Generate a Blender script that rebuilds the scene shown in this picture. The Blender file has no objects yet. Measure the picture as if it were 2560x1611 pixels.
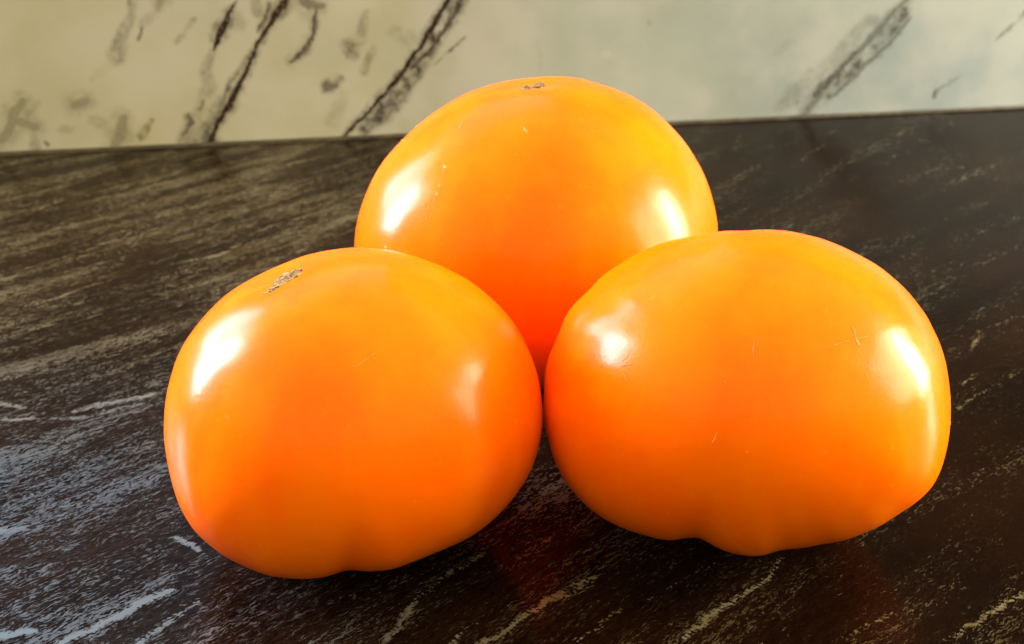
import bpy, bmesh, math, random
import numpy as np
from mathutils import Vector, Matrix
from mathutils.bvhtree import BVHTree
SC = bpy.context.scene
COL = SC.collection

# ------------------------------------------------------------------ camera
PITCH = math.radians(25)
CAMH = .175
cd = bpy.data.cameras.new('camera'); cam = bpy.data.objects.new('camera', cd); COL.objects.link(cam)
cam.location = (0, 0, CAMH); cam.rotation_euler = (math.pi/2-PITCH, 0, 0)
cd.sensor_fit = 'HORIZONTAL'; cd.sensor_width = 36; cd.lens = 36*3400/2560
cd.clip_start = .01; cd.clip_end = 50
cd.dof.use_dof = True; cd.dof.focus_distance = .285; cd.dof.aperture_fstop = 30
SC.camera = cam

# ------------------------------------------------------------------ world: dim room
W = bpy.data.worlds.new('World'); SC.world = W; W.use_nodes = True
W.node_tree.nodes['Background'].inputs[0].default_value = (1.0, .80, .45, 1)
W.node_tree.nodes['Background'].inputs[1].default_value = .32

# ------------------------------------------------------------------ window light from both sides, added overhead fill
def area(name, loc, look, sx, sy, power, color, spread=180, shape='RECTANGLE'):
    d = bpy.data.lights.new(name, 'AREA'); d.shape = shape; d.size = sx; d.size_y = sy
    d.energy = power; d.color = color; d.spread = math.radians(spread)
    o = bpy.data.objects.new(name, d); COL.objects.link(o); o.location = loc
    v = Vector(look)-Vector(loc); o.rotation_euler = v.to_track_quat('-Z', 'Y').to_euler()
    return o
def polar(az, el, r, c=(0, .29, .05)):
    a, e = math.radians(az), math.radians(el)
    return (c[0]+r*math.sin(a)*math.cos(e), c[1]+r*math.cos(a)*math.cos(e), c[2]+r*math.sin(e))
T0 = (0, .3, .05)
area('left_window_light', polar(-71, 15, 1.0), T0, .17, .50, 18, (.90, .82, 1.0))
area('left_window_glow', polar(-62, 20, 1.1), T0, .62, .50, 17, (.82, .78, 1.0))
area('back_window_light', polar(-24, 38, 1.3), T0, 1.0, .5, 1.8, (.42, .68, 1.0))
area('right_window_light', polar(77, 11, 1.0), T0, .16, .42, 14, (1.0, .93, .80))
area('right_window_glow', polar(90, 18, 1.1), T0, .60, .46, 17, (1.0, .91, .74))
area('overhead_fill', (0, -2.9, 2.1), (0, -2.9, 0), 14, 10.2, 500, (1.0, .84, .45))  # added soft fill for tops and fronts, not a lamp of the room

# ------------------------------------------------------------------ exposure
vs = SC.view_settings
vs.view_transform = 'Standard'; vs.look = 'None'; vs.gamma = 1; vs.exposure = .34
SC.render.engine = 'CYCLES'

# ------------------------------------------------------------------ measured data
TOM = {"L": {"axis": [-0.443014, 0.099623, 0.890962], "spin": 0.4, "sq": 0.95, "lobes": [[5, 0.01, 0.6], [3, 0.01, 1.0], [8, 0.005, 2]], "dimple": [0.035, 0.16], "ctr": [-0.033719, 0.258504, 0.033797], "R": 0.040379, "k": 0.837, "rt": [0.9916, 0.129344, -0.0], "up": [-0.061602, 0.472266, 0.879301], "low": [0.01025, -0.00205, -0.01396, -0.02518, -0.03546, -0.04461, -0.05252, -0.05909, -0.06433, -0.06826, -0.07094, -0.07247, -0.07293, -0.07244, -0.07109, -0.06897, -0.06615, -0.06267, -0.05859, -0.0539, -0.04862, -0.04277, -0.03634, -0.02938, -0.02191, -0.01402, -0.00578, 0.00268, 0.01121, 0.01964, 0.02781, 0.03552, 0.04259, 0.04886, 0.05418, 0.05846, 0.06162, 0.06366, 0.06459, 0.06451, 0.06353, 0.06182, 0.05955, 0.05695, 0.05419, 0.05149, 0.04901, 0.04687, 0.04517, 0.04393, 0.04314, 0.04272, 0.04254, 0.04244, 0.04222, 0.04169, 0.04063, 0.03885, 0.03621, 0.0326, 0.02797, 0.02235, 0.01584, 0.00859, 0.00085, -0.00709, -0.0149, -0.02222, -0.02869, -0.03395, -0.03768, -0.03963, -0.03961, -0.0375, -0.0333, -0.02708, -0.01904, -0.00945, 0.00134, 0.01291, 0.02481, 0.03655, 0.04765, 0.05764, 0.06613, 0.07276, 0.07725, 0.07943, 0.07922, 0.07663, 0.07178, 0.06485, 0.05613, 0.04593, 0.03462, 0.0226], "high": [-0.00173, -0.00144, -0.00086, -0.00182, -0.00106, 0.00065, 0.0023, 0.0038, 0.00274, 0.00157, 0.00038, 0.00014, -0.00016, -0.00141, -0.0044, -0.00421, -0.00441, -0.00502, -0.00221, 0.00127, 0.00293, 0.0012, 0.00272, 0.00585, 0.00607, 0.00422, 0.00326, 0.00242, 0.00171, -0.00149, -0.00484, -0.00675, -0.0072, -0.0063, -0.00498, -0.00194, 0.00072, 0.00077, 0.0006, 0.00172, 0.00399, 0.00706, 0.00803, 0.00751, 0.00376, 0.00123, -0.0002, -0.00222, -0.00453, -0.00498, -0.00703, -0.00873, -0.00864, -0.0057, -0.00088, 0.00451, 0.00679, 0.00827, 0.00564, 0.00239, 0.00253, -0.00039, -0.00039, 0.00294, 0.00498, 0.00337, 0.00278, 0.00163, -0.00225, -0.01284, -0.02554, -0.02059, -0.00279, 0.00926, 0.01688, 0.01732, 0.01047, 0.00494, 0.00089, -0.00231, -0.0033, -0.00238, -0.0009, -0.00162, -0.00366, -0.00444, -0.00467, -0.00305, -0.00175, 0.00187, 0.00375, 0.00275, 0.00239, 0.00209, 0.00149, -0.00052]}, "R": {"axis": [0.1, 0.35, 0.93], "spin": 2.0, "sq": 0.93, "lobes": [[5, 0.016, 0.9], [2, 0.014, 1.0], [7, 0.006, 2]], "dimple": [0.08, 0.22], "ctr": [0.050324, 0.263477, 0.036512], "R": 0.043536, "k": 0.75024, "rt": [0.982244, -0.18761, 0.0], "up": [0.086066, 0.450605, 0.888565], "low": [0.01802, 0.01434, 0.0118, 0.01056, 0.01076, 0.01247, 0.0157, 0.02039, 0.02641, 0.03361, 0.04174, 0.05055, 0.05974, 0.06899, 0.078, 0.08646, 0.09408, 0.1006, 0.1058, 0.1095, 0.11158, 0.11195, 0.1106, 0.10753, 0.10282, 0.09659, 0.08898, 0.08016, 0.07036, 0.0598, 0.04871, 0.03736, 0.02599, 0.01486, 0.00422, -0.00569, -0.01464, -0.02242, -0.02885, -0.03376, -0.03701, -0.03851, -0.0382, -0.03603, -0.03205, -0.02631, -0.01892, -0.01005, 0.00011, 0.01132, 0.0233, 0.03575, 0.04835, 0.06076, 0.07266, 0.08374, 0.09371, 0.10232, 0.10937, 0.11471, 0.11826, 0.11999, 0.11997, 0.11829, 0.11513, 0.11071, 0.1053, 0.09919, 0.09267, 0.08607, 0.07967, 0.07373, 0.06847, 0.06407, 0.06063, 0.05822, 0.0568, 0.0563, 0.05661, 0.05752, 0.05884, 0.06033, 0.06175, 0.06286, 0.06345, 0.06334, 0.0624, 0.06055, 0.05777, 0.0541, 0.04965, 0.04457, 0.03907, 0.03339, 0.02781, 0.02259], "high": [-0.00887, -0.00842, -0.00638, -0.00143, 0.00232, 0.00499, 0.00605, 0.00966, 0.00805, 0.00763, 0.00557, 0.00114, -0.00166, -0.00707, -0.01404, -0.01891, -0.01861, -0.01559, -0.0054, 0.00633, 0.01452, 0.01979, 0.01916, 0.01745, 0.01292, 0.00585, 0.00497, 0.00177, -0.00877, -0.02061, -0.02376, -0.01896, -0.00986, -0.00467, -0.00116, 0.0028, 0.00445, 0.00358, 0.0102, 0.01315, 0.00774, 0.00669, 0.01251, 0.01313, 0.00548, -0.00467, -0.00773, -0.00516, -0.0063, -0.01281, -0.01484, -0.01054, -0.00854, -0.00907, -0.00674, -3e-05, 0.00577, 0.01079, 0.01319, 0.01588, 0.01679, 0.01678, 0.01387, 0.00973, 0.00372, 0.00075, -0.0025, -0.01959, -0.05252, -0.06247, -0.03674, -0.00103, 0.02501, 0.04136, 0.04744, 0.04023, 0.016, -0.00141, -0.00506, -0.00908, -0.01441, -0.01336, -0.00915, -0.0098, -0.0097, -0.00793, -0.00819, -0.00503, 0.00508, 0.01375, 0.0177, 0.01359, 0.00608, 0.00023, -0.00486, -0.0082]}, "B": {"axis": [-0.015744, 0.086281, 0.996146], "spin": 1.1, "sq": 0.96, "lobes": [[5, 0.006, 0.2], [3, 0.006, 2.0], [7, 0.004, 1]], "dimple": [0.032, 0.18], "ctr": [0.006591, 0.345386, 0.041], "R": 0.049094, "k": 0.835132, "rt": [0.999818, -0.019081, 0.0], "up": [0.006901, 0.36158, 0.932315], "low": [0.00102, -0.00643, -0.01253, -0.0171, -0.02004, -0.02133, -0.02104, -0.01932, -0.01636, -0.01241, -0.00778, -0.00277, 0.00233, 0.0072, 0.01158, 0.01526, 0.01805, 0.01984, 0.02055, 0.02018, 0.01875, 0.01635, 0.01309, 0.00911, 0.00456, -0.00041, -0.00563, -0.01095, -0.01626, -0.02142, -0.02635, -0.03095, -0.03515, -0.03889, -0.04212, -0.04478, -0.04681, -0.04815, -0.04874, -0.04853, -0.04743, -0.04541, -0.0424, -0.03838, -0.03335, -0.02734, -0.02041, -0.01266, -0.00425, 0.00463, 0.01376, 0.02288, 0.03172, 0.03998, 0.04738, 0.05366, 0.05859, 0.06199, 0.06374, 0.06379, 0.06216, 0.05896, 0.05437, 0.04863, 0.04207, 0.03503, 0.0279, 0.02109, 0.01496, 0.00988, 0.00614, 0.00398, 0.00354, 0.00488, 0.00797, 0.01267, 0.01876, 0.02593, 0.03383, 0.04205, 0.05015, 0.05771, 0.06432, 0.06962, 0.07331, 0.07517, 0.07507, 0.07299, 0.06899, 0.06324, 0.05598, 0.04753, 0.03826, 0.02856, 0.01886, 0.00956], "high": [-0.01009, -0.00638, -0.00304, -0.00038, 0.00255, 0.00478, 0.00548, 0.00516, 0.00565, 0.00531, 0.00339, 0.00202, 0.00175, 0.00128, 0.00045, -0.00161, -0.00456, -0.00705, -0.00842, -0.00476, -0.00025, 0.00024, 0.00071, 0.00103, 0.00065, 0.00084, 0.00127, 0.00257, 0.00382, 0.00387, 0.00356, 0.00423, 0.00269, 0.00025, -0.00219, -0.00327, -0.00499, -0.00636, -0.006, -0.00407, -0.00169, 0.00166, 0.00338, 0.0037, 0.00297, 0.00221, 0.00232, 0.00218, 0.00272, 0.00064, -0.00178, -0.00231, -0.00453, -0.00362, -3e-05, -0.00023, 0.00173, 0.00923, 0.00933, -0.00078, -0.00613, -0.00642, -0.00933, -0.0081, -0.0016, 0.00443, 0.0036, -0.0003, -0.00012, 0.00278, 0.00618, 0.00776, 0.00501, 0.00235, 0.00119, 0.0028, 0.00341, -0.00179, -0.00897, -0.01431, -0.01447, -0.00956, -0.00585, -0.00389, 0.00409, 0.01753, 0.0168, 0.00794, 0.00523, 0.00856, 0.00541, -0.00199, -0.00418, -0.00393, -0.00902, -0.01235], "push": [[[-0.03371923327924602, 0.25850410236006105, 0.03379721836559868], [0.0403789829335098, 0.0403789829335098, 0.03379721836559871]], [[0.0503243976196651, 0.26347712310690263, 0.036512462790672606], [0.043535991551020635, 0.043535991551020635, 0.0326624627906726]]]}}
WV = [[[[0.1226, 0.06245], [0.11684, 0.05476], [0.11297, 0.0496], [0.10807, 0.04265], [0.10495, 0.03648], [0.10276, 0.03113], [0.09856, 0.02308], [0.0944, 0.01587], [0.08941, 0.00957], [0.08562, 0.00223], [0.0834, -0.00241]], [0.000519, 0.001039, 0.000606, 0.00039, 0.000433, 0.000519, 0.000692, 0.000736, 0.000563, 0.000606, 0.000649], 1.0], [[[0.11406, 0.05836], [0.11093, 0.05143], [0.10842, 0.04709]], [0.000433, 0.000476, 0.00026], 0.75], [[[0.12248, 0.06071], [0.11954, 0.05599]], [0.000433, 0.00026], 0.8], [[[0.10858, 0.04353], [0.104, 0.03561], [0.0952, 0.02506], [0.09304, 0.02056]], [0.000779, 0.001125, 0.000692, 0.000433], 0.48], [[[0.09917, 0.03037], [0.0952, 0.02506]], [0.00039, 0.000216], 0.6], [[[0.09408, 0.02235], [0.08966, 0.01236], [0.08348, 0.00328], [0.08037, -0.00131]], [0.000346, 0.000346, 0.00039, 0.000519], 0.65], [[[0.092, 0.01876], [0.08683, 0.01063], [0.08162, 0.00242]], [0.001472, 0.001991, 0.002077], 0.42], [[[0.10034, 0.05967], [0.09757, 0.05453], [0.0947, 0.04935], [0.0925, 0.04411], [0.09067, 0.04017]], [0.000173, 0.000563, 0.000779, 0.000519, 0.000173], 1.0], [[[0.0914, 0.04148], [0.08624, 0.0327], [0.08775, 0.02537], [0.084, 0.01818], [0.07977, 0.01095], [0.07444, 0.00182]], [0.000606, 0.001298, 0.001472, 0.001212, 0.001558, 0.001731], 0.26], [[[0.07721, 0.01367], [0.0785, 0.01054], [0.07482, 0.00557]], [0.00039, 0.000649, 0.00039], 0.72], [[[0.08426, 0.01909], [0.08178, 0.01532]], [0.000519, 0.000346], 0.6], [[[0.13348, 0.05509], [0.13283, 0.05157], [0.13225, 0.04625], [0.12909, 0.04098], [0.12532, 0.03751], [0.12154, 0.03403]], [0.000346, 0.000606, 0.000476, 0.000606, 0.000606, 0.000519], 0.8], [[[0.12764, 0.05967], [0.13102, 0.05781], [0.13622, 0.05676]], [0.001125, 0.001472, 0.000779], 0.65], [[[0.19419, 0.06022], [0.19046, 0.05321], [0.18581, 0.04706], [0.18204, 0.04085], [0.17829, 0.03641], [0.17079, 0.02934]], [0.000476, 0.000649, 0.000519, 0.000433, 0.000606, 0.000346], 0.85], [[[0.1883, 0.05863], [0.18226, 0.04989], [0.17851, 0.04461], [0.17377, 0.0375], [0.16806, 0.02945], [0.16139, 0.02136], [0.15565, 0.01504], [0.14987, 0.00868], [0.1441, 0.00324], [0.13835, -0.00128]], [0.000476, 0.000606, 0.000649, 0.000606, 0.000606, 0.000563, 0.000476, 0.000433, 0.000433, 0.00039], 1.0], [[[0.19392, 0.04224], [0.18741, 0.03607], [0.18089, 0.03079]], [0.000216, 0.00039, 0.000173], 0.45], [[[0.17713, 0.02723], [0.17053, 0.02098], [0.1648, 0.01464], [0.16, 0.00917], [0.15332, 0.00376], [0.14756, -0.00124]], [0.000173, 0.00039, 0.000519, 0.000779, 0.000519, 0.000303], 0.6], [[[0.19051, 0.05589], [0.18025, 0.04182], [0.17071, 0.02656], [0.16114, 0.0148], [0.15153, 0.0048]], [0.001731, 0.001991, 0.002424, 0.00277, 0.001904], 0.48], [[[0.15283, 0.05356], [0.14966, 0.04293], [0.14583, 0.03764]], [0.000692, 0.001472, 0.001298], 0.25], [[[0.14594, 0.0399], [0.1467, 0.03715]], [0.001904, 0.001558], 0.42], [[[0.14025, 0.02549], [0.13652, 0.02315]], [0.001472, 0.001731], 0.4], [[[0.15572, 0.03818], [0.15172, 0.02918]], [0.000779, 0.001039], 0.26], [[[0.16409, 0.04512], [0.1703, 0.04218]], [0.001298, 0.001731], 0.16], [[[0.14309, 0.01934], [0.13705, 0.00832]], [0.001298, 0.001731], 0.14], [[[0.06107, 0.06265], [0.0585, 0.05497], [0.05641, 0.05156], [0.05157, 0.03942]], [0.001212, 0.001039, 0.001125, 0.001904], 0.32], [[[0.07123, 0.06147], [0.07025, 0.05701]], [0.000866, 0.000346], 0.5], [[[0.06265, 0.05047], [0.061, 0.0457]], [0.00039, 0.00026], 0.42], [[[0.06327, 0.0522], [0.06873, 0.05549]], [0.001298, 0.000866], 0.15], [[[0.08386, 0.05324], [0.07524, 0.0443]], [0.000606, 0.000606], 0.22], [[[0.01186, 0.02225], [0.00769, 0.01699], [0.00505, 0.01072], [0.00181, 0.00627]], [0.000952, 0.001125, 0.001125, 0.001039], 0.5], [[[0.00728, 0.01428], [0.01138, 0.01317], [0.01537, 0.01115]], [0.000779, 0.001125, 0.001125], 0.5], [[[0.01439, 0.01028], [0.01405, 0.00196]], [0.000952, 0.001298], 0.28], [[[0.01861, 0.02195], [0.01263, 0.01586]], [0.000606, 0.000866], 0.25], [[[0.03689, 0.02116], [0.03239, 0.01953]], [0.001039, 0.001125], 0.5], [[[0.05191, 0.01315], [0.04942, 0.00678], [0.04472, 0.00045]], [0.001039, 0.001472, 0.000866], 0.52], [[[0.05105, 0.00949], [0.04778, 0.00405]], [0.000346, 0.000303], 0.45], [[[0.06242, 0.01175], [0.06009, 0.00814], [0.05754, 0.00499]], [0.000519, 0.000952, 0.000952], 0.42], [[[0.03971, 0.01279], [0.0438, 0.01075]], [0.001125, 0.001125], 0.2], [[[0.02634, 0.00972], [0.0299, 0.01048]], [0.001039, 0.001039], 0.14], [[[0.01873, 0.00453], [0.01931, 0.00375]], [0.000606, 0.000606], 0.35], [[[0.04102, 0.03002], [0.04775, 0.03601]], [0.000866, 0.000866], 0.08], [[[0.10858, 0.06028], [0.10904, 0.05502]], [0.001298, 0.001125], 0.25], [[[0.09939, 0.05359], [0.1009, 0.0509]], [0.001731, 0.001731], 0.16], [[[0.39016, 0.05319], [0.38311, 0.0459], [0.37613, 0.03759], [0.36999, 0.03015], [0.3637, 0.02362], [0.35827, 0.01799], [0.35372, 0.01328], [0.35118, 0.00846], [0.34632, 0.00122]], [0.000606, 0.000692, 0.000779, 0.000866, 0.000952, 0.001125, 0.001472, 0.001125, 0.000692], 0.62], [[[0.36909, 0.02922], [0.36189, 0.02175], [0.35554, 0.01517], [0.35098, 0.01044]], [0.000433, 0.000692, 0.001039, 0.000692], 0.75], [[[0.3919, 0.04371], [0.38467, 0.03345], [0.3774, 0.02697], [0.3702, 0.01946], [0.36193, 0.01195], [0.35818, 0.00915]], [0.000303, 0.000519, 0.000563, 0.000519, 0.000563, 0.000303], 0.62], [[[0.38788, 0.0367], [0.38814, 0.03621]], [0.000346, 0.000346], 0.6], [[[0.34273, 0.00734], [0.34298, 0.00684]], [0.00039, 0.00039], 0.5], [[[0.37357, 0.04244], [0.35755, 0.02483], [0.34181, 0.01182], [0.33539, 0.00519]], [0.001731, 0.002164, 0.002597, 0.001731], 0.2], [[[0.38813, 0.04573], [0.37861, 0.03368], [0.36593, 0.02159], [0.35696, 0.01117]], [0.001731, 0.002597, 0.002597, 0.001731], 0.42], [[[0.44711, 0.04473], [0.4391, 0.0373], [0.43272, 0.03219]], [0.000519, 0.000606, 0.00026], 0.4], [[[0.41965, 0.01648], [0.40817, 0.00999], [0.40755, 0.00702]], [0.00026, 0.000519, 0.000606], 0.45], [[[0.3377, 0.03517], [0.33121, 0.03065]], [0.000952, 0.000952], 0.08], [[[0.27282, 0.04543], [0.27331, 0.04495]], [0.00039, 0.00039], 0.2], [[[0.22559, 0.03833], [0.22662, 0.02712]], [0.000519, 0.000519], 0.08]]
RING = [[0.27286, 0.03332], [0.27233, 0.03125], [0.27064, 0.02954], [0.26805, 0.02845], [0.26495, 0.02815], [0.26182, 0.02869], [0.25915, 0.02998], [0.25734, 0.03182], [0.25666, 0.03393], [0.25721, 0.03598], [0.2589, 0.03767], [0.26147, 0.03875], [0.26454, 0.03905], [0.26765, 0.03852], [0.27032, 0.03725], [0.27215, 0.03543], [0.27286, 0.03332]]
SPOT = [0.25481, 0.0324]
CV = [[[[-0.09126, 0.22136], [-0.08609, 0.22599], [-0.07976, 0.23335], [-0.07279, 0.23964]], [0.000672, 0.000966, 0.001076, 0.000791], 1.0], [[[-0.07633, 0.25929], [-0.07219, 0.2569], [-0.06973, 0.25376]], [0.001146, 0.000826, 0.000409], 0.9], [[[-0.11735, 0.31862], [-0.10895, 0.32309], [-0.09846, 0.32882]], [0.000865, 0.001116, 0.000997], 0.8], [[[-0.13808, 0.32309], [-0.13088, 0.32084]], [0.001143, 0.000879], 0.6], [[[-0.13506, 0.31424], [-0.11427, 0.31533], [-0.10032, 0.32309]], [0.000622, 0.000734, 0.000493], 0.5], [[[-0.11714, 0.26171], [-0.11218, 0.26335]], [0.00163, 0.00076], 0.5], [[[-0.10429, 0.22405], [-0.09818, 0.22534]], [0.00147, 0.000976], 0.7], [[[-0.07097, 0.22797], [-0.06606, 0.23611]], [0.00067, 0.000682], 0.5], [[[-0.07511, 0.22136], [-0.07075, 0.23064]], [0.000567, 0.000434], 0.6], [[[-0.02515, 0.22276], [-0.02173, 0.23199], [-0.0207, 0.23542], [-0.01555, 0.24251], [-0.00886, 0.25069], [-0.00447, 0.25376]], [0.000552, 0.000566, 0.000381, 0.000291, 0.000346, 0.000199], 0.75], [[[-0.03557, 0.23611], [-0.0309, 0.24035], [-0.0287, 0.2447]], [0.000287, 0.000387, 0.000196], 0.4], [[[-0.01211, 0.22136], [-0.00986, 0.22665], [-0.0066, 0.22797]], [0.000457, 0.000417, 0.000186], 0.8], [[[-0.00646, 0.22136], [-0.00164, 0.22534], [0.00334, 0.23131], [0.00849, 0.23681], [0.01201, 0.24035], [0.01914, 0.2447]], [0.000639, 0.000646, 0.000516, 0.000477, 0.000289, 0.000195], 0.85], [[[-0.00164, 0.22534], [0.0042, 0.23335], [0.01191, 0.23751], [0.02019, 0.24767]], [0.000369, 0.000378, 0.000287, 0.000147], 0.6], [[[0.01292, 0.22136], [0.01815, 0.22797], [0.02351, 0.23335]], [0.000411, 0.000466, 0.000379], 0.8], [[[0.02879, 0.23611], [0.03062, 0.23751]], [0.00043, 0.000384], 0.6], [[[0.03161, 0.23893], [0.03827, 0.2447], [0.04497, 0.24917]], [0.000193, 0.000245, 0.000149], 0.4], [[[0.03489, 0.22276], [0.04162, 0.23064], [0.04849, 0.23751], [0.05542, 0.24324], [0.06051, 0.25222]], [0.000369, 0.000426, 0.000387, 0.000394, 0.000152], 0.8], [[[0.06463, 0.22149], [0.07037, 0.22534], [0.07724, 0.22996], [0.08731, 0.23335]], [0.000187, 0.000238, 0.000242, 0.000148], 0.5], [[[0.08722, 0.22136], [0.09285, 0.22665], [0.09696, 0.2293], [0.10265, 0.23404], [0.10936, 0.23893]], [0.000287, 0.000438, 0.000443, 0.000401, 0.000306], 0.75], [[[0.08899, 0.23335], [0.09784, 0.24035], [0.10321, 0.24107]], [0.000197, 0.000253, 0.000204], 0.5], [[[0.05007, 0.22136], [0.05564, 0.22534], [0.05941, 0.22797]], [0.000185, 0.000235, 0.00019], 0.45], [[[0.13742, 0.36281], [0.14033, 0.36834], [0.13377, 0.35478]], [0.001102, 0.001116, 0.000676], 0.75], [[[0.14362, 0.37115], [0.15155, 0.37688], [0.15743, 0.3798]], [0.000844, 0.000715, 0.000723], 0.5], [[[0.12429, 0.33472], [0.13212, 0.34202]], [0.000643, 0.000657], 0.55], [[[0.11908, 0.32084], [0.12655, 0.32766], [0.13539, 0.33472], [0.14341, 0.34202]], [0.000311, 0.000317, 0.000389, 0.000332], 0.65], [[[0.10849, 0.2918], [0.11828, 0.29766], [0.12804, 0.30578]], [0.000231, 0.000295, 0.000364], 0.4], [[[0.09279, 0.54559], [0.09827, 0.56519], [0.10182, 0.57695]], [0.000657, 0.000582, 0.000396], 0.5], [[[0.08912, 0.53755], [0.09988, 0.54289], [0.10793, 0.55107]], [0.000741, 0.000749, 0.000476], 0.35], [[[0.11864, 0.5323], [0.12266, 0.54021], [0.13154, 0.55107]], [0.000741, 0.000564, 0.000288], 0.5], [[[0.13682, 0.56809], [0.14155, 0.57397]], [0.000789, 0.000698], 0.5], [[[0.16799, 0.56809], [0.17555, 0.57695]], [0.0006, 0.000609], 0.4], [[[0.1743, 0.55947], [0.17694, 0.55665]], [0.001187, 0.001085], 0.5], [[[0.16741, 0.54021], [0.17799, 0.54832]], [0.00067, 0.000682], 0.4], [[[0.14442, 0.52715], [0.15253, 0.52715], [0.15981, 0.54289]], [0.000743, 0.000652, 0.000767], 0.4], [[[0.13266, 0.50735], [0.13884, 0.51708]], [0.000715, 0.000638], 0.45], [[[0.18023, 0.52207], [0.18184, 0.52207]], [0.000843, 0.000657], 0.4], [[[0.08439, 0.45499], [0.09002, 0.46306], [0.09509, 0.46719]], [0.0004, 0.000407, 0.000246], 0.4], [[[0.11659, 0.46512], [0.12382, 0.47138]], [0.000495, 0.000419], 0.35], [[[0.15392, 0.44333], [0.15588, 0.44524]], [0.000567, 0.000488], 0.3], [[[0.1608, 0.43399], [0.16413, 0.43583]], [0.00048, 0.000402], 0.3], [[[0.22171, 0.58915], [0.21504, 0.57695]], [0.000634, 0.000518], 0.3], [[[0.19922, 0.57397], [0.20373, 0.583]], [0.000818, 0.000623], 0.25], [[[-0.11398, 0.42146], [-0.10063, 0.42854], [-0.09447, 0.43955]], [0.000913, 0.00092, 0.000624], 0.4], [[[-0.16814, 0.41119], [-0.15823, 0.42146], [-0.14568, 0.43399], [-0.13853, 0.44333]], [0.000695, 0.000625, 0.000793, 0.001124], 0.42], [[[-0.14796, 0.38879], [-0.13774, 0.40133], [-0.13047, 0.40786]], [0.000584, 0.000668, 0.000748], 0.45], [[[-0.17688, 0.47138], [-0.17047, 0.48434]], [0.00069, 0.000702], 0.35], [[[-0.15448, 0.37115], [-0.14938, 0.374]], [0.000638, 0.000497], 0.35], [[[-0.14453, 0.36281], [-0.13946, 0.36556]], [0.000415, 0.000347], 0.35], [[[0.05119, 0.22665], [0.0514, 0.22691]], [0.000188, 0.000188], 1.4]]
DV = [[[[-0.11286, 0.24917], [-0.10055, 0.25222], [-0.08981, 0.25532], [-0.07908, 0.26335]], [0.001366, 0.00115, 0.000834, 0.000527], 1.0], [[[-0.14205, 0.33472], [-0.12421, 0.34202], [-0.11051, 0.35478]], [0.001044, 0.000784, 0.000532], 0.8], [[[-0.13077, 0.30168], [-0.11545, 0.30168], [-0.10382, 0.30786], [-0.09286, 0.31424]], [0.000362, 0.000357, 0.000298, 0.00024], 0.8], [[[-0.17284, 0.42497], [-0.15112, 0.44333]], [0.000794, 0.000809], 0.5], [[[-0.14023, 0.34959], [-0.12277, 0.36556]], [0.000537, 0.000685], 0.6], [[[-0.08602, 0.24767], [-0.07867, 0.25376]], [0.000255, 0.000257], 0.5], [[[-0.07007, 0.22405], [-0.06742, 0.23064]], [0.000568, 0.000673], 0.5]]
SCARS = {"L": [[-0.04307, 0.25795, 0.06672], [-0.0427, 0.25644, 0.06698], [-0.04283, 0.25445, 0.06701], [-0.04337, 0.25345, 0.06685], [-0.04413, 0.253, 0.06661], [-0.04468, 0.25256, 0.06643], [-0.04517, 0.25263, 0.06626], [-0.04527, 0.25187, 0.06615], [-0.04588, 0.25185, 0.06601], [-0.04652, 0.2515, 0.06572], [-0.04706, 0.25056, 0.06548], [-0.04765, 0.25002, 0.06528], [-0.04873, 0.24993, 0.06488], [-0.0494, 0.25064, 0.06464], [-0.05028, 0.25051, 0.06426], [-0.05077, 0.25051, 0.06404], [-0.05058, 0.25111, 0.06421], [-0.04993, 0.25135, 0.06447], [-0.04925, 0.25141, 0.06474], [-0.04881, 0.25288, 0.0649], [-0.04817, 0.25325, 0.06518], [-0.04878, 0.25598, 0.06459], [-0.04848, 0.25745, 0.0644], [-0.04925, 0.26133, 0.06319], [-0.04863, 0.26108, 0.0636], [-0.04847, 0.26306, 0.06321], [-0.0475, 0.26374, 0.06368], [-0.04664, 0.26244, 0.06415], [-0.04591, 0.26195, 0.06466], [-0.04503, 0.26181, 0.06509], [-0.04422, 0.26077, 0.06568]], "B": [[0.00138, 0.34836, 0.08027], [0.00278, 0.3497, 0.08008], [0.00349, 0.3511, 0.08006], [0.00453, 0.35059, 0.0801], [0.00531, 0.34984, 0.08031], [0.00631, 0.35279, 0.08032], [0.00667, 0.35335, 0.08035], [0.00807, 0.3526, 0.08046], [0.00885, 0.35242, 0.08051], [0.00865, 0.35102, 0.08035], [0.00867, 0.3446, 0.08129], [0.00788, 0.34396, 0.08129], [0.00703, 0.34419, 0.08114], [0.00574, 0.34406, 0.081], [0.00445, 0.34404, 0.08091], [0.00375, 0.34248, 0.08108], [0.00274, 0.34501, 0.08074], [0.00189, 0.34678, 0.08043]]}
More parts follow.
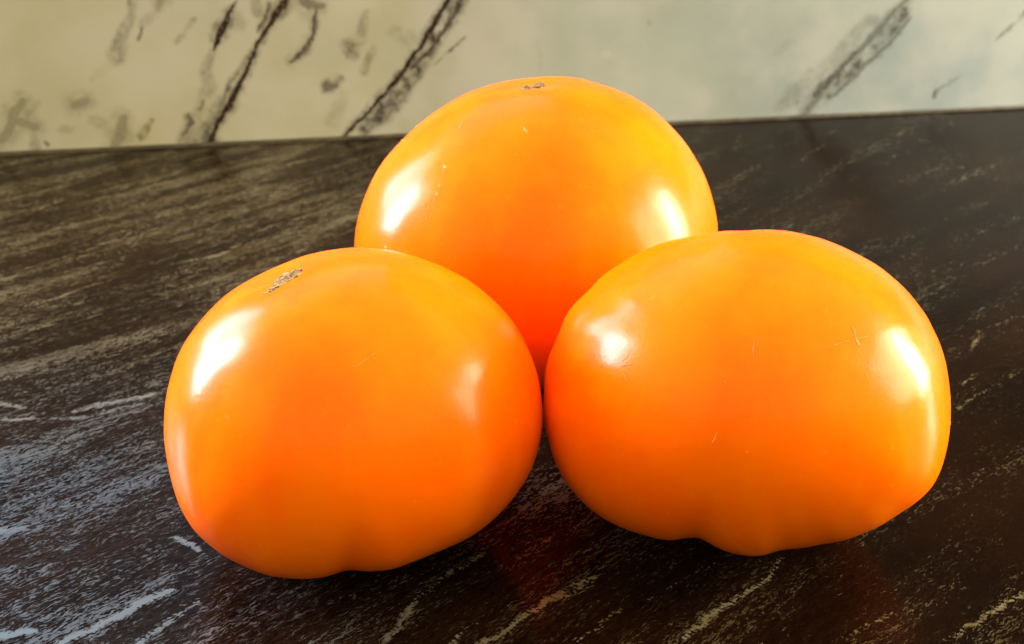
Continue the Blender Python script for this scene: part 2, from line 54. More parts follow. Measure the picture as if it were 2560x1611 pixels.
MARKS = {"L": [[[[-0.03092, 0.22909, 0.05893], [-0.02918, 0.2292, 0.05887], [-0.02794, 0.23023, 0.05958], [-0.0271, 0.23087, 0.06]], 0.000131], [[[-0.02689, 0.23104, 0.06016], [-0.02584, 0.2318, 0.06052]], 0.000109], [[[-0.02688, 0.2309, 0.05998], [-0.02534, 0.2306, 0.05949]], 0.000131], [[[0.00073, 0.23875, 0.0423], [0.00087, 0.23847, 0.0414]], 0.000174], [[[-0.04298, 0.24432, 0.0657], [-0.04282, 0.24407, 0.06551]], 0.000131], [[[-0.05481, 0.22882, 0.04858], [-0.0541, 0.2279, 0.04808]], 0.000109]], "B": [[[[-0.01335, 0.32851, 0.07518], [-0.01256, 0.33009, 0.0759]], 0.000327], [[[0.00267, 0.32169, 0.07772], [0.00312, 0.32068, 0.07718], [0.00392, 0.31964, 0.07685]], 0.000436], [[[0.0312, 0.3182, 0.06903], [0.03147, 0.31801, 0.06872]], 0.000218], [[[0.02535, 0.30537, 0.05978], [0.02549, 0.30554, 0.05995]], 0.000218], [[[-0.01359, 0.3017, 0.05116], [-0.01345, 0.3016, 0.05106]], 0.000218], [[[-0.01673, 0.31876, 0.06899], [-0.01613, 0.31736, 0.06851]], 0.00049], [[[-0.01689, 0.31663, 0.06757], [-0.01646, 0.3174, 0.06826]], 0.000218], [[[-0.01751, 0.31439, 0.0655], [-0.01758, 0.31383, 0.06484]], 0.000327], [[[-0.01816, 0.31312, 0.0638], [-0.01836, 0.3125, 0.06322]], 0.000327], [[[-0.01872, 0.31208, 0.06252], [-0.0189, 0.31179, 0.06191]], 0.000272], [[[-0.02009, 0.31166, 0.06052], [-0.02027, 0.31131, 0.05994]], 0.000218], [[[-0.02075, 0.31044, 0.05859], [-0.02083, 0.30995, 0.05782]], 0.000218], [[[-0.02565, 0.35494, 0.06715], [-0.02488, 0.35497, 0.06791]], 0.000381], [[[-0.04017, 0.34176, 0.0434], [-0.03973, 0.34142, 0.04343]], 0.000272], [[[-0.0318, 0.31583, 0.0487], [-0.03135, 0.31482, 0.04846]], 0.000327], [[[-0.02884, 0.35272, 0.06395], [-0.02723, 0.34173, 0.06716]], 0.000163]], "R": [[[[0.06501, 0.23625, 0.06425], [0.06548, 0.23528, 0.0633], [0.06567, 0.23435, 0.06249]], 0.000178], [[[0.06558, 0.23434, 0.06249], [0.06614, 0.23325, 0.06126]], 0.000266], [[[0.06499, 0.23356, 0.06211], [0.06297, 0.23273, 0.06226], [0.06093, 0.23155, 0.06209], [0.05923, 0.23088, 0.06191]], 0.000111], [[[0.06582, 0.23424, 0.06214], [0.0687, 0.23579, 0.06205]], 0.000111], [[[0.04556, 0.23046, 0.06361], [0.0452, 0.22902, 0.06233], [0.04525, 0.22803, 0.06133]], 7.1e-05], [[[0.03824, 0.22224, 0.04854], [0.03806, 0.22201, 0.04739], [0.03758, 0.22195, 0.0464]], 0.000222], [[[0.03984, 0.22604, 0.05745], [0.04, 0.22582, 0.05721]], 0.000133], [[[0.06488, 0.24551, 0.06889], [0.06499, 0.24509, 0.06872]], 0.000178], [[[0.05443, 0.24894, 0.07283], [0.05508, 0.24905, 0.07263]], 0.000178], [[[0.03351, 0.25586, 0.06968], [0.03434, 0.25568, 0.06991]], 0.000178], [[[0.04402, 0.22066, 0.04535], [0.04412, 0.22063, 0.04511]], 0.000133], [[[0.09061, 0.24828, 0.03656], [0.09069, 0.24806, 0.03584]], 0.000178], [[[0.02154, 0.2368, 0.05384], [0.02256, 0.23448, 0.0527]], 0.000111], [[[0.07009, 0.22569, 0.04736], [0.07026, 0.22571, 0.04714]], 0.000133], [[[0.02156, 0.23757, 0.05475], [0.0233, 0.23642, 0.0557]], 0.000155]]}
W0 = [-0.211617, 0.538612, 0.0]
WU = [0.98806, 0.15407, 0.0]
CVU = [0.11653, 0.01191, 0.00833, 0.10663, 0.00462, -0.00401, 0.00059, -0.01992, 0.01217]
CVV = [0.11795, -0.00422, -0.00437, -0.12065, -0.00096, -0.01902, -0.00208, 0.00892, 0.01053]

# ------------------------------------------------------------------ helpers
def mesh_obj(name, verts, faces, mat, parent=None, loc=(0, 0, 0), smooth=True):
    me = bpy.data.meshes.new(name)
    me.from_pydata([tuple(map(float, v)) for v in verts], [], [tuple(map(int, f)) for f in faces]); me.update()
    if smooth: me.polygons.foreach_set('use_smooth', [True]*len(me.polygons))
    me.materials.append(mat)
    o = bpy.data.objects.new(name, me); COL.objects.link(o); o.location = loc
    if parent: o.parent = parent
    return o
def grid_obj(name, P, mat, parent=None, loc=(0, 0, 0), smooth=True):
    """P: (n,m,3) array -> fast quad grid"""
    n, m = P.shape[:2]
    me = bpy.data.meshes.new(name)
    me.vertices.add(n*m); me.vertices.foreach_set('co', P.reshape(-1).astype(np.float32))
    i = (np.arange(n-1)[:, None]*m+np.arange(m-1)).reshape(-1)
    q = np.stack([i, i+1, i+m+1, i+m], 1)
    f = len(q); me.loops.add(f*4); me.loops.foreach_set('vertex_index', q.reshape(-1).astype(np.int32))
    me.polygons.add(f); me.polygons.foreach_set('loop_start', np.arange(0, f*4, 4, dtype=np.int32))
    me.polygons.foreach_set('loop_total', np.full(f, 4, dtype=np.int32))
    me.polygons.foreach_set('use_smooth', np.full(f, smooth)); me.update(calc_edges=True)
    me.materials.append(mat)
    o = bpy.data.objects.new(name, me); COL.objects.link(o); o.location = loc
    if parent: o.parent = parent
    return o
def fattr(me, name, arr):
    a = me.attributes.new(name, 'FLOAT', 'POINT'); a.data.foreach_set('value', np.ascontiguousarray(arr, dtype=np.float32).reshape(-1))
def vattr(me, name, arr):
    a = me.attributes.new(name, 'FLOAT_VECTOR', 'POINT'); a.data.foreach_set('vector', np.ascontiguousarray(arr, dtype=np.float32).reshape(-1))
def vnoise(x, y, seed=0):
    xi, yi = np.floor(x).astype(np.int64), np.floor(y).astype(np.int64); fx, fy = x-xi, y-yi
    fx = fx*fx*(3-2*fx); fy = fy*fy*(3-2*fy)
    def h(a, b):
        n = (a*374761393+b*668265263+seed*1442695041) & 0xffffffff
        n = ((n ^ (n >> 13))*1274126177) & 0xffffffff
        return ((n ^ (n >> 16)) & 0xffff)/65535.
    return (h(xi, yi)*(1-fx)+h(xi+1, yi)*fx)*(1-fy)+(h(xi, yi+1)*(1-fx)+h(xi+1, yi+1)*fx)*fy
def fbm(x, y, seed=0, o=4):
    s = 0; a = .5; t = 0
    for k in range(o):
        s = s+a*vnoise(x*2**k+k*17.3, y*2**k-k*9.1, seed+k*11); t += a; a *= .55
    return s/t*2-1
def stroke(X, Y, pts, ws, pad=3.0):
    """0..1 field of a brush stroke with varying half-width"""
    out = np.zeros_like(X); pts = np.array(pts); mw = max(ws)*pad+.001
    for k in range(len(pts)-1):
        a, b = pts[k], pts[k+1]; wa, wb = ws[k], ws[k+1]
        sel = (X > min(a[0], b[0])-mw) & (X < max(a[0], b[0])+mw) & (Y > min(a[1], b[1])-mw) & (Y < max(a[1], b[1])+mw)
        if not sel.any(): continue
        x, y = X[sel], Y[sel]; d = b-a; L = max(d@d, 1e-12)
        t = np.clip(((x-a[0])*d[0]+(y-a[1])*d[1])/L, 0, 1)
        r = np.hypot(x-a[0]-t*d[0], y-a[1]-t*d[1])/(wa+(wb-wa)*t)
        v = np.clip(1.5-r, 0, 1); v = v*v*(3-2*v)
        out[sel] = np.maximum(out[sel], v)
    return out
class NT:
    def __init__(s, name):
        s.m = bpy.data.materials.new(name); s.m.use_nodes = True; s.t = s.m.node_tree; s.b = s.t.nodes['Principled BSDF']
    def n(s, ty, **k):
        nd = s.t.nodes.new(ty)
        for a, v in k.items():
            if a in nd.inputs.keys() and not hasattr(type(nd), a): nd.inputs[a].default_value = v
            else: setattr(nd, a, v)
        return nd
    def set(s, nd, **k):
        for a, v in k.items():
            i = nd.inputs[a.replace('_', ' ')] if not a.startswith('i') or not a[1:].isdigit() else nd.inputs[int(a[1:])]
            if hasattr(v, 'is_output') or isinstance(v, bpy.types.NodeSocket): s.t.links.new(v, i)
            else: i.default_value = v
        return nd
    def math(s, op, a, b=None, c=None, clamp=False):
        nd = s.t.nodes.new('ShaderNodeMath'); nd.operation = op; nd.use_clamp = clamp
        for k, v in enumerate((a, b, c)):
            if v is None: continue
            s.set(nd, **{f'i{k}': v})
        return nd.outputs[0]
    def noise(s, vec, scale, detail=3, rough=.5, dist=0, dims='3D'):
        nd = s.t.nodes.new('ShaderNodeTexNoise'); nd.noise_dimensions = dims
        s.set(nd, Vector=vec, Scale=scale, Detail=detail, Roughness=rough, Distortion=dist); return nd.outputs[0]
    def mapping(s, vec, scale, rot=(0, 0, 0), loc=(0, 0, 0)):
        nd = s.t.nodes.new('ShaderNodeMapping'); s.set(nd, Vector=vec, Scale=scale, Rotation=rot, Location=loc); return nd.outputs[0]
    def ramp(s, v, lo, hi, a=0., b=1., smooth=True):
        nd = s.t.nodes.new('ShaderNodeMapRange'); nd.interpolation_type = 'SMOOTHSTEP' if smooth else 'LINEAR'
        s.set(nd, i0=v, i1=lo, i2=hi, i3=a, i4=b); return nd.outputs[0]
    def mix(s, f, a, b, mode='MIX'):
        nd = s.t.nodes.new('ShaderNodeMix'); nd.data_type = 'RGBA'; nd.blend_type = mode
        s.set(nd, i0=f, i6=a, i7=b); return nd.outputs[2]
    def attr(s, name): 
        nd = s.t.nodes.new('ShaderNodeAttribute'); nd.attribute_name = name; return nd
    def bump(s, h, strength, dist, normal=None):
        nd = s.t.nodes.new('ShaderNodeBump'); s.set(nd, Strength=strength, Distance=dist, Height=h)
        if normal: s.set(nd, Normal=normal)
        return nd.outputs[0]
def rgb(r, g, b): return (r, g, b, 1)

# ------------------------------------------------------------------ materials
def mat_tomato(seed):
    N = NT('tomato_skin'); co = N.n('ShaderNodeTexCoord').outputs['Object']
    v = N.mapping(co, (1, 1, 1), loc=(seed, seed*2.3, 0))
    big = N.noise(v, 26, 2, .5)
    c = N.mix(N.ramp(big, .35, .7), rgb(.97, .135, .0001), rgb(.97, .160, .0001))
    rib = N.noise(N.mapping(v, (1, 1, .22)), 70, 3, .55)
    c = N.mix(N.ramp(rib, .40, .68, 0, .55), c, rgb(.97, .20, .0001))
    sp = N.noise(v, 420, 1, .4)
    c = N.mix(N.ramp(sp, .70, .80, 0, .22), c, rgb(1, .30, .02))
    fine = N.noise(v, 900, 2, .6)
    c = N.mix(N.ramp(fine, .3, .8, 0, .18), c, rgb(1, .18, .0006))
    fl = N.noise(v, 300, 1, .4)
    N.set(N.b, Base_Color=c, Roughness=.22, Subsurface_Weight=.6, Subsurface_Radius=(1.0, .22, .04), Subsurface_Scale=.011,
          Coat_Weight=0., Subsurface_Anisotropy=0.)
    N.b.inputs['IOR'].default_value = 1.30; N.b.inputs['Specular IOR Level'].default_value = .28; N.b.inputs['Specular Tint'].default_value = rgb(1, .90, .82)
    f2 = N.noise(v, 1500, 2, .5); f3 = N.noise(v, 110, 2, .5)
    b = N.bump(f3, .25, .0006); b = N.bump(f2, .22, .00012, b)
    N.set(N.b, Normal=b); N.t.links.new(b, N.b.inputs['Coat Normal'])
    return N.m
def mat_cork():
    N = NT('dried_cork'); co = N.n('ShaderNodeTexCoord').outputs['Object']
    v = N.mapping(co, (420, 1500, 420), rot=(0, 0, .5))
    a = N.noise(v, 1, 4, .65, 1.5); b = N.noise(co, 900, 3, .6)
    c = N.mix(N.ramp(a, .42, .56), rgb(.03, .012, .003), rgb(.42, .29, .13))
    c = N.mix(N.ramp(b, .5, .75, 0, .6), c, rgb(.09, .08, .018))
    N.b.inputs['Specular IOR Level'].default_value = .05
    N.set(N.b, Base_Color=c, Roughness=.85, Normal=N.bump(a, .8, .0006)); return N.m
def mat_scratch():
    N = NT('healed_skin_mark'); co = N.n('ShaderNodeTexCoord').outputs['Object']
    a = N.noise(co, 1800, 2, .6)
    c = N.mix(N.ramp(a, .35, .65), rgb(.96, .19, .003), rgb(1, .27, .02))
    N.set(N.b, Base_Color=c, Roughness=.5, Normal=N.bump(a, .4, .0003)); return N.m
def mat_marble():
    N = NT('veined_marble'); co = N.n('ShaderNodeTexCoord').outputs['Object']
    tint = N.attr('tint').outputs['Fac']; vein = N.attr('vein').outputs['Fac']; pale = N.attr('pale').outputs['Fac']
    cl = N.noise(co, 34, 3, .5); cl2 = N.noise(N.mapping(co, (1, 1, 1), loc=(3, 1, 2)), 14, 2, .5)
    c = N.mix(tint, rgb(.30, .29, .19), rgb(.175, .222, .240))
    c = N.mix(N.ramp(cl, .35, .7, 0, .4), c, rgb(.38, .37, .36))
    c = N.mix(N.ramp(cl2, .4, .7, 0, .4), c, rgb(.32, .345, .31))
    c = N.mix(pale, c, rgb(.4, .37, .29))
    fn = N.noise(co, 700, 4, .65)
    vv = N.math('MULTIPLY', vein, N.ramp(fn, .25, .60, .72, 1.08), clamp=True)
    deep = N.mix(N.ramp(fn, .3, .7), rgb(.008, .003, .002), rgb(.018, .008, .005))
    soft = N.mix(N.ramp(vein, .35, .8), rgb(.060, .055, .028), deep)
    c = N.mix(vv, c, soft)
    sp = N.noise(co, 260, 3, .7)
    c = N.mix(N.ramp(sp, .64, .78, 0, .25), c, rgb(.2, .18, .08))
    N.b.inputs['Specular IOR Level'].default_value = .15
    N.set(N.b, Base_Color=c, Roughness=.38, Normal=N.bump(N.noise(co, 120, 3, .6), .06, .0004)); return N.m
def mat_counter():
    N = NT('dark_grained_laminate')
    g = N.attr('grain').outputs['Vector']; vein = N.attr('vein').outputs['Fac']; dark = N.attr('dark').outputs['Fac']; dens = N.attr('dens').outputs['Fac']
    wig = N.noise(g, 210, 3, .6)
    sep = N.n('ShaderNodeSeparateXYZ'); N.set(sep, Vector=g)
    comb = N.n('ShaderNodeCombineXYZ'); N.set(comb, X=sep.outputs[0], Y=N.math('ADD', sep.outputs[1], N.math('MULTIPLY', N.math('SUBTRACT', wig, .5), .0026)))
    g2 = comb.outputs[0]
    s1 = N.noise(N.mapping(g2, (230, 950, 1)), 1, 3, .6, 1.3)
    s2 = N.noise(N.mapping(g2, (480, 1900, 1), loc=(7, 3, 0)), 1, 3, .6, 1.5)
    band = N.noise(N.mapping(g2, (14, 95, 1), loc=(2, 5, 0)), 1, 4, .6, .4)
    patch = N.noise(N.mapping(g, (22, 40, 1), loc=(1, 8, 0)), 1, 2, .5)
    s3 = N.noise(N.mapping(g2, (1100, 2600, 1), loc=(3, 9, 0)), 1, 2, .6, .8)
    s = N.math('ADD', N.math('ADD', N.math('MULTIPLY', s1, .34), N.math('MULTIPLY', s2, .38)), N.math('MULTIPLY', s3, .30))
    # streak threshold falls where the grain is dense or a vein runs
    th = N.math('SUBTRACT', .601, N.math('MULTIPLY', dens, .105))
    th = N.math('SUBTRACT', th, N.math('MULTIPLY', N.math('SUBTRACT', band, .5), .42))
    th = N.math('SUBTRACT', th, N.math('MULTIPLY', vein, .16))
    th = N.math('ADD', th, N.math('MULTIPLY', dark, .25))
    d = N.math('SUBTRACT', s, th)
    k = N.ramp(d, -.004, .040)
    amp = N.math('MULTIPLY', k, N.math('ADD', N.math('ADD', .30, N.math('MULTIPLY', vein, .8)), N.math('MULTIPLY', dens, .22)), clamp=True)
    base = N.mix(N.ramp(patch, .35, .7), rgb(.0028, .0009, .0005), rgb(.0075, .0026, .0012))
    base = N.mix(N.math('MULTIPLY', dens, N.ramp(s1, .35, .65, 0, .7)), base, rgb(.020, .012, .006))
    rip = N.ramp(N.math('ADD', N.math('MULTIPLY', s2, .66), N.math('MULTIPLY', s3, .34)), .50, .555)
    base = N.mix(N.math('MULTIPLY', N.math('MULTIPLY', rip, N.ramp(band, .36, .56, .15, 1)), N.math('ADD', .18, N.math('MULTIPLY', dens, .75))), base, N.mix(N.attr('window_sheen').outputs['Fac'], rgb(.022, .0125, .0055), rgb(.026, .034, .043)))
    lite = N.mix(N.attr('window_sheen').outputs['Fac'], N.mix(N.ramp(N.noise(N.mapping(g, (60, 200, 1)), 1, 3, .6), .35, .65), rgb(.085, .064, .026), rgb(.14, .128, .075)), rgb(.085, .120, .155))  # last colour: blue window glare painted into the streaks
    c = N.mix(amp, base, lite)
    h = N.math('ADD', N.math('MULTIPLY', s1, .6), N.math('MULTIPLY', s2, .5))
    N.set(N.b, Base_Color=c, Roughness=N.ramp(s2, .3, .7, .10, .20), Normal=N.bump(h, .3, .0003))
    N.b.inputs['IOR'].default_value = 1.32; N.b.inputs['Specular IOR Level'].default_value = .28; N.t.links.new(N.math('ADD', .09, N.math('MULTIPLY', k, .65)), N.b.inputs['Specular IOR Level'])
    return N.m
def mat_sealant():
    N = NT('dark_sealant'); co = N.n('ShaderNodeTexCoord').outputs['Object']
    c = N.mix(N.ramp(N.noise(co, 160, 4, .6), .35, .7), rgb(.012, .008, .004), rgb(.040, .030, .014))
    N.set(N.b, Base_Color=c, Roughness=.5); return N.m

# ------------------------------------------------------------------ splashback + worktop share the wall's axes
W0 = np.array(W0); WU = np.array(WU); WN = np.array([WU[1], -WU[0], 0.])       # WN points towards the camera
def w2(P): return W0+P[..., 0:1]*WU+P[..., 1:2]*np.array([0, 0, 1.])+P[..., 2:3]*WN  # (s, z, n)
def lines(segs):
    r = []
    for a, b, st in segs: r += list(np.arange(a, b-1e-9, st))
    return np.array(r+[segs[-1][1]])

# worktop
s = lines([(-.75, -.06, .03), (-.06, .52, .0008), (.52, 1.25, .03)]); t = lines([(-.022, .0, .011), (0, .42, .0008), (.42, .72, .03)])
S, TT = np.meshgrid(s, t, indexing='ij')
P = w2(np.stack([S, 0*S, TT], -1))
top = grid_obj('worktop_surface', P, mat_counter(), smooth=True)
mx, my = P[..., 0], P[..., 1]
mon = [(i, j) for i in range(4) for j in range(4-i) if i+j > 0]
Xn, Yn = np.clip(mx, -.4, .4)/.2, np.clip((my-.36), -.25, .3)/.2
U = sum(c*Xn**i*Yn**j for c, (i, j) in zip(CVU, mon)); V = sum(c*Xn**i*Yn**j for c, (i, j) in zip(CVV, mon))
vattr(top.data, 'grain', np.stack([U, V, 0*U], -1))
wx = fbm(mx*300, my*300, 3, 3)*.0010; wy = fbm(mx*300+50, my*300, 8, 3)*.0010
ve = np.zeros_like(mx); dk = np.zeros_like(mx)
for pts, ws, a in CV: ve = np.maximum(ve, a*stroke(mx+wx, my+wy, pts, ws))
for pts, ws, a in DV: dk = np.maximum(dk, a*stroke(mx+wx, my+wy, pts, ws))
fattr(top.data, 'vein', ve); fattr(top.data, 'dark', dk)
dn = np.clip((.12-mx)/.25, .03, 1)*(.75+.35*fbm(mx*12, my*12, 5, 3))
window_sheen = np.clip((.02-mx)/.12, 0, 1)*np.clip((.36-my)/.07+.5*fbm(mx*25, my*25, 15, 3), 0, 1)  # mask for bluish window reflection painted into the grain at near left
fattr(top.data, 'window_sheen', window_sheen)
fattr(top.data, 'dens', np.clip(dn, 0, 1))

def box_obj(name, s0, s1, z0, z1, n0, n1, mat, parent=None, bev=.0015):
    bm = bmesh.new(); vs_ = [bm.verts.new(w2(np.array([a, b, c_]))) for a in (s0, s1) for b in (z0, z1) for c_ in (n0, n1)]
    for f in ((0, 1, 3, 2), (4, 6, 7, 5), (0, 4, 5, 1), (2, 3, 7, 6), (0, 2, 6, 4), (1, 5, 7, 3)): bm.faces.new([vs_[i] for i in f])
    bmesh.ops.recalc_face_normals(bm, faces=bm.faces); bmesh.ops.bevel(bm, geom=bm.edges[:], offset=bev, segments=2, affect='EDGES')
    me = bpy.data.meshes.new(name); bm.to_mesh(me); bm.free(); me.materials.append(mat)
    o = bpy.data.objects.new(name, me); COL.objects.link(o)
    if parent: o.parent = parent
    return o
top.name = 'kitchen_worktop'; top['label'] = 'dark brown-black wood-grained glossy worktop under the tomatoes'; top['category'] = 'worktop'
N = NT('board_core'); co = N.n('ShaderNodeTexCoord').outputs['Object']
N.set(N.b, Base_Color=N.mix(N.noise(co, 300, 3, .6), rgb(.03, .02, .012), rgb(.06, .04, .025)), Roughness=.7)
box_obj('core_board', -.75, 1.25, -.038, -.0006, -.022, .719, N.m, top)

# marble upstand
s = lines([(-.75, -.06, .03), (-.06, .52, .00035), (.52, 1.25, .03)]); z = lines([(.0012, .066, .00035), (.066, .0995, .004)])
S, ZZ = np.meshgrid(s, z, indexing='ij')
marble = mat_marble()
wall = grid_obj('marble_upstand', w2(np.stack([S, ZZ, 0*S], -1)), marble)
wx = fbm(S*420, ZZ*420, 3, 4)*.0008+fbm(S*90, ZZ*90, 31, 2)*.0011; wy = fbm(S*420+50, ZZ*420, 8, 4)*.0008
ve = np.zeros_like(S)
rag = fbm(S*900, ZZ*900, 21, 3); mot = fbm(S*260, ZZ*260, 44, 4)
for pts, ws, a in WV:
    f = stroke(S+wx, ZZ+wy, pts, [w*1.9 for w in ws])
    if a < .5: f = f*np.clip(1.2+1.7*mot, 0, 1.8)
    else: f = np.clip(f*(1.05+.25*rag), 0, 1); f = np.maximum(f, .62*stroke(S+wx*2, ZZ+wy*2, pts, [w*4.2 for w in ws])*np.clip(.72+1.0*mot, 0, 1))
    ve = np.maximum(ve, a*f)
gen = np.clip(1-np.abs(fbm((S-.45*ZZ)*16, ZZ*6, 61, 5))*16, 0, 1)*np.where((S > .52) | (S < -.06), .6, 0)
fattr(wall.data, 'vein', np.clip(np.maximum(ve, gen), 0, 1))
pl = .05*stroke(S, ZZ, RING, [.0012]*len(RING))+.3*stroke(S, ZZ, [SPOT, [SPOT[0]+.0003, SPOT[1]]], [.0018, .0018])
fattr(wall.data, 'pale', pl)
fattr(wall.data, 'tint', np.clip((S-.02)/.42+.25*fbm(S*14, ZZ*14, 9, 3), 0, 1))
wall['label'] = 'pale olive-cream marble splashback with dark slanting veins behind the tomatoes'; wall['category'] = 'splashback'
box_obj('back_slab', -.75, 1.25, .0012, .1, -.020, -.0004, marble, wall)
N = mat_sealant()
# sealant bead: concave fillet along the joint
prof = [(0.0017, 0.0001), (0.0010, .0003), (.0004, .0008), (.0001, .0014)]
ss = np.linspace(-.75, 1.25, 500); Pq = np.zeros((len(ss), 4, 3))
for i, (n_, z_) in enumerate(prof):
    Pq[:, i] = w2(np.stack([ss, z_+.00015*fbm(ss*60, 0*ss+i, 5, 3)*(i > 1), n_+.00025*fbm(ss*50, 0*ss, 7, 3)*(i < 2)], -1))
grid_obj('sealant_bead', Pq, N, wall)

# ------------------------------------------------------------------ tomatoes
NTH,NAZ=150,220
def unit(v): return v/np.linalg.norm(v)
def frame(ax,spin):
    z=unit(np.array(ax,float)); x=unit(np.cross([0,1,0.2],z)); y=np.cross(z,x)
    c,s=math.cos(spin),math.sin(spin)
    return np.stack([c*x+s*y,c*y-s*x,z])      # rows
def tomato_pts(t):
    """t: ctr,R,k,axis,spin,lobes[(n,amp,phase)],dimple(depth,width),low,high tables, view basis rt,up"""
    th=np.linspace(0,np.pi,NTH+1); a=np.linspace(0,2*np.pi,NAZ,endpoint=False)
    T,A=np.meshgrid(th,a,indexing='ij')
    st,ct=np.sin(T),np.cos(T)
    e=t.get('sq',.93)
    rad=np.sign(st)*np.abs(st)**e
    lob=np.zeros_like(A)
    for n,am,ph in t['lobes']: lob+=am*np.cos(n*A+ph)
    wl=st**1.3*(0.35+0.65*(0.5-0.5*ct))+0*st      # lobes stronger below
    rad=rad*(1+lob*wl)
    zz=t['k']*np.sign(ct)*np.abs(ct)**t.get('sz',1.0)
    rho=rad
    d,w=t['dimple']; ridge=1+1.0*sum(am*3*np.cos(n*A+ph+1) for n,am,ph in t['lobes'])
    zz=zz-np.where(ct>0,d*np.exp(-(rho/w)**2)*ridge,0)+np.where(ct<0,t.get('bd',.05)*np.exp(-(rho/.3)**2),0)
    P=np.stack([rad*np.cos(A),rad*np.sin(A),zz],-1)*t['R']
    Q=P@frame(t['axis'],t['spin'])             # local rows -> world
    rt,up=np.array(t['rt']),np.array(t['up'])
    x=Q@rt; y=Q@up; al=np.arctan2(y,x)%(2*np.pi)
    pr=np.hypot(x,y)/t['R']
    def tab(c):
        c=np.array(c); n=len(c); u=al/(2*np.pi)*n; i=np.floor(u).astype(int); f=u-i
        p0,p1,p2,p3=c[(i-1)%n],c[i%n],c[(i+1)%n],c[(i+2)%n]
        return .5*(2*p1+(p2-p0)*f+(2*p0-5*p1+4*p2-p3)*f*f+(3*p1-p0-3*p2+p3)*f**3)
    s=tab(t['low'])*(pr/(pr+.02))
    wt=np.clip((pr-.35)/.5,0,1); wt=wt*wt*(3-2*wt)
    g=1+(s+tab(t['high'])*wt)
    Q=Q+((g-1)*x)[...,None]*rt+((g-1)*y)[...,None]*up
    Q=Q+np.array(t['ctr'])
    for e,r in t.get('push',[]):                 # gently pressed against its neighbour
        e=np.array(e); r=np.array(r); v=(Q-e)/r; m=np.linalg.norm(v,axis=-1,keepdims=True)
        Q=np.where(m<1,e+v/np.maximum(m,1e-6)*r,Q)
    z=Q[...,2]; h=.0016
    Q[...,2]=np.where(z<h,h*np.exp(np.minimum(z/h-1,0)),z)
    return Q

cork = mat_cork(); scratch = mat_scratch()
LAB = dict(L='glossy orange tomato at front left, jagged beige corky scar on its upper left shoulder',
           B='glossy orange tomato standing behind the other two, nearest the marble, brown stem scar on top',
           R='wide glossy orange tomato at front right, no stem scar showing, notch in lower edge')
def draped(name, bvh, ctr, poly, mat, parent, base, step, lift, rough, seed):
    """a thin raised patch that follows the skin inside a polygon"""
    pts = np.array(poly); c0 = pts.mean(0); n = c0-ctr; n /= np.linalg.norm(n)
    nrm = bvh.ray_cast(Vector(c0+n*.02), Vector(-n))[1]; n = np.array(nrm) if nrm else n
    ux = pts[len(pts)//2]-pts[0]; ux -= (ux@n)*n; ux /= np.linalg.norm(ux); uy = np.cross(n, ux)
    q = np.stack([(pts-c0)@ux, (pts-c0)@uy], -1)
    def inside(x, y):
        r = False; j = len(q)-1
        for i in range(len(q)):
            if (q[i, 1] > y) != (q[j, 1] > y) and x < (q[j, 0]-q[i, 0])*(y-q[i, 1])/(q[j, 1]-q[i, 1])+q[i, 0]: r = not r
            j = i
        return r
    def edge(x, y):
        m = 1e9
        for i in range(len(q)):
            a, b = q[i-1], q[i]; d = b-a; t_ = min(1, max(0, ((x-a[0])*d[0]+(y-a[1])*d[1])/max(d@d, 1e-12)))
            m = min(m, math.hypot(x-a[0]-t_*d[0], y-a[1]-t_*d[1]))
        return m
    lo, hi = q.min(0)-step, q.max(0)+step; nx, ny = int((hi[0]-lo[0])/step)+2, int((hi[1]-lo[1])/step)+2
    vid = {}; V_ = []; F_ = []
    def vert(i, j):
        if (i, j) not in vid:
            x, y = lo[0]+i*step, lo[1]+j*step
            p = c0+ux*x+uy*y; hit = bvh.ray_cast(Vector(p+n*.01), Vector(-n))[0]
            p = np.array(hit) if hit else p
            ins = inside(x, y); e = edge(x, y)
            r = float(fbm(np.array([x*900.+seed]), np.array([y*1800.]), seed, 3)[0])
            h = (lift*min(1, e/(step*2))+rough*r*min(1, e/(step*2.)) if ins else -.00012)
            vid[(i, j)] = len(V_); V_.append(p+n*h-np.array(base))
        return vid[(i, j)]
    for i in range(nx):
        for j in range(ny):
            if inside(lo[0]+(i+.5)*step, lo[1]+(j+.5)*step): F_.append([vert(i, j), vert(i+1, j), vert(i+1, j+1), vert(i, j+1)])
    return mesh_obj(name, V_, F_, mat, parent) if F_ else None
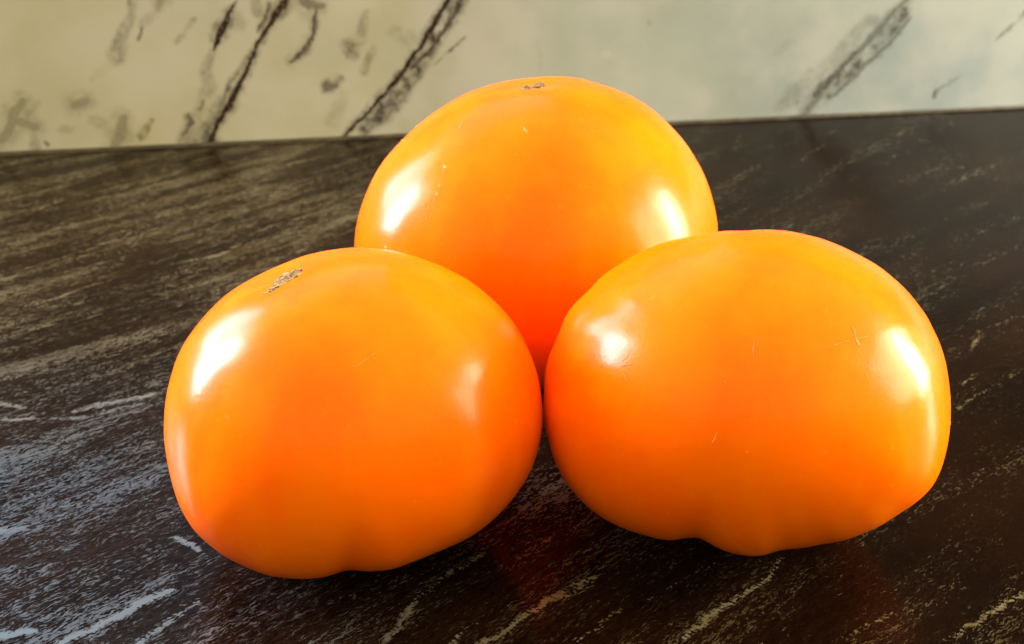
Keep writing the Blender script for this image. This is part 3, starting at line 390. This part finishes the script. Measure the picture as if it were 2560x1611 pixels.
def ribbon(name, bvh, ctr, pts, w, mat, parent, base, seed):
    """a hair-thin healed scratch lying on the skin"""
    rnd = random.Random(seed); pts = [np.array(p) for p in pts]; dense = []
    for a, b in zip(pts[:-1], pts[1:]):
        m = max(2, int(np.linalg.norm(b-a)/.0003)); dense += [a+(b-a)*k/m for k in range(m)]
    dense.append(pts[-1]); V_ = []; F_ = []; n_ = len(dense)
    for k, p in enumerate(dense):
        tn = dense[min(k+1, n_-1)]-dense[max(k-1, 0)]; tn /= np.linalg.norm(tn)+1e-12
        o = p-ctr; o /= np.linalg.norm(o); sd = np.cross(o, tn); sd /= np.linalg.norm(sd)
        ww = w*(.35+.65*math.sin(math.pi*(k+.6)/(n_+.2)))*rnd.uniform(.6, 1.2); off = sd*w*rnd.uniform(-.35, .35)
        for m_, h in ((-1, -.00005), (-.5, .00007), (0, .00011), (.5, .00007), (1, -.00005)):
            g = p+off+sd*ww*m_; hit = bvh.ray_cast(Vector(g+o*.005), Vector(-o))
            g = np.array(hit[0]) if hit[0] else g
            V_.append(g+o*h-np.array(base))
        if k: F_ += [[(k-1)*5+i, (k-1)*5+i+1, k*5+i+1, k*5+i] for i in range(4)]
    return mesh_obj(name, V_, F_, mat, parent)
for idx, key in enumerate('LBR'):
    t = TOM[key]; P = tomato_pts(t); ctr = np.array(t['ctr']); base = np.array([ctr[0], ctr[1], 0.])
    n, m = P.shape[:2]; Vt = [P[0, 0]]+[p for r in P[1:-1] for p in r]+[P[-1, 0]]; F = []
    vi = lambda i, j: 0 if i == 0 else (len(Vt)-1 if i == n-1 else 1+(i-1)*m+j % m)
    for i in range(n-1):
        for j in range(m):
            if i == 0: F.append((0, vi(1, j), vi(1, j+1)))
            elif i == n-2: F.append((vi(i, j), len(Vt)-1, vi(i, j+1)))
            else: F.append((vi(i, j), vi(i+1, j), vi(i+1, j+1), vi(i, j+1)))
    o = mesh_obj('tomato', np.array(Vt)-base, F, mat_tomato(idx*3.7+1), None, tuple(base))
    o['label'] = LAB[key]; o['category'] = 'tomato'; o['group'] = 'three ripe tomatoes on the worktop'
    bvh = BVHTree.FromPolygons([Vector(v) for v in Vt], F)
    if key in SCARS:
        draped('stem_scar', bvh, ctr, SCARS[key], cork, o, base, .00012 if key == 'L' else .00011, .00018, .00028, idx+3)
    for k, (pts, w) in enumerate(MARKS[key]):
        ribbon('scratch', bvh, ctr, pts, w, scratch, o, base, idx*40+k)
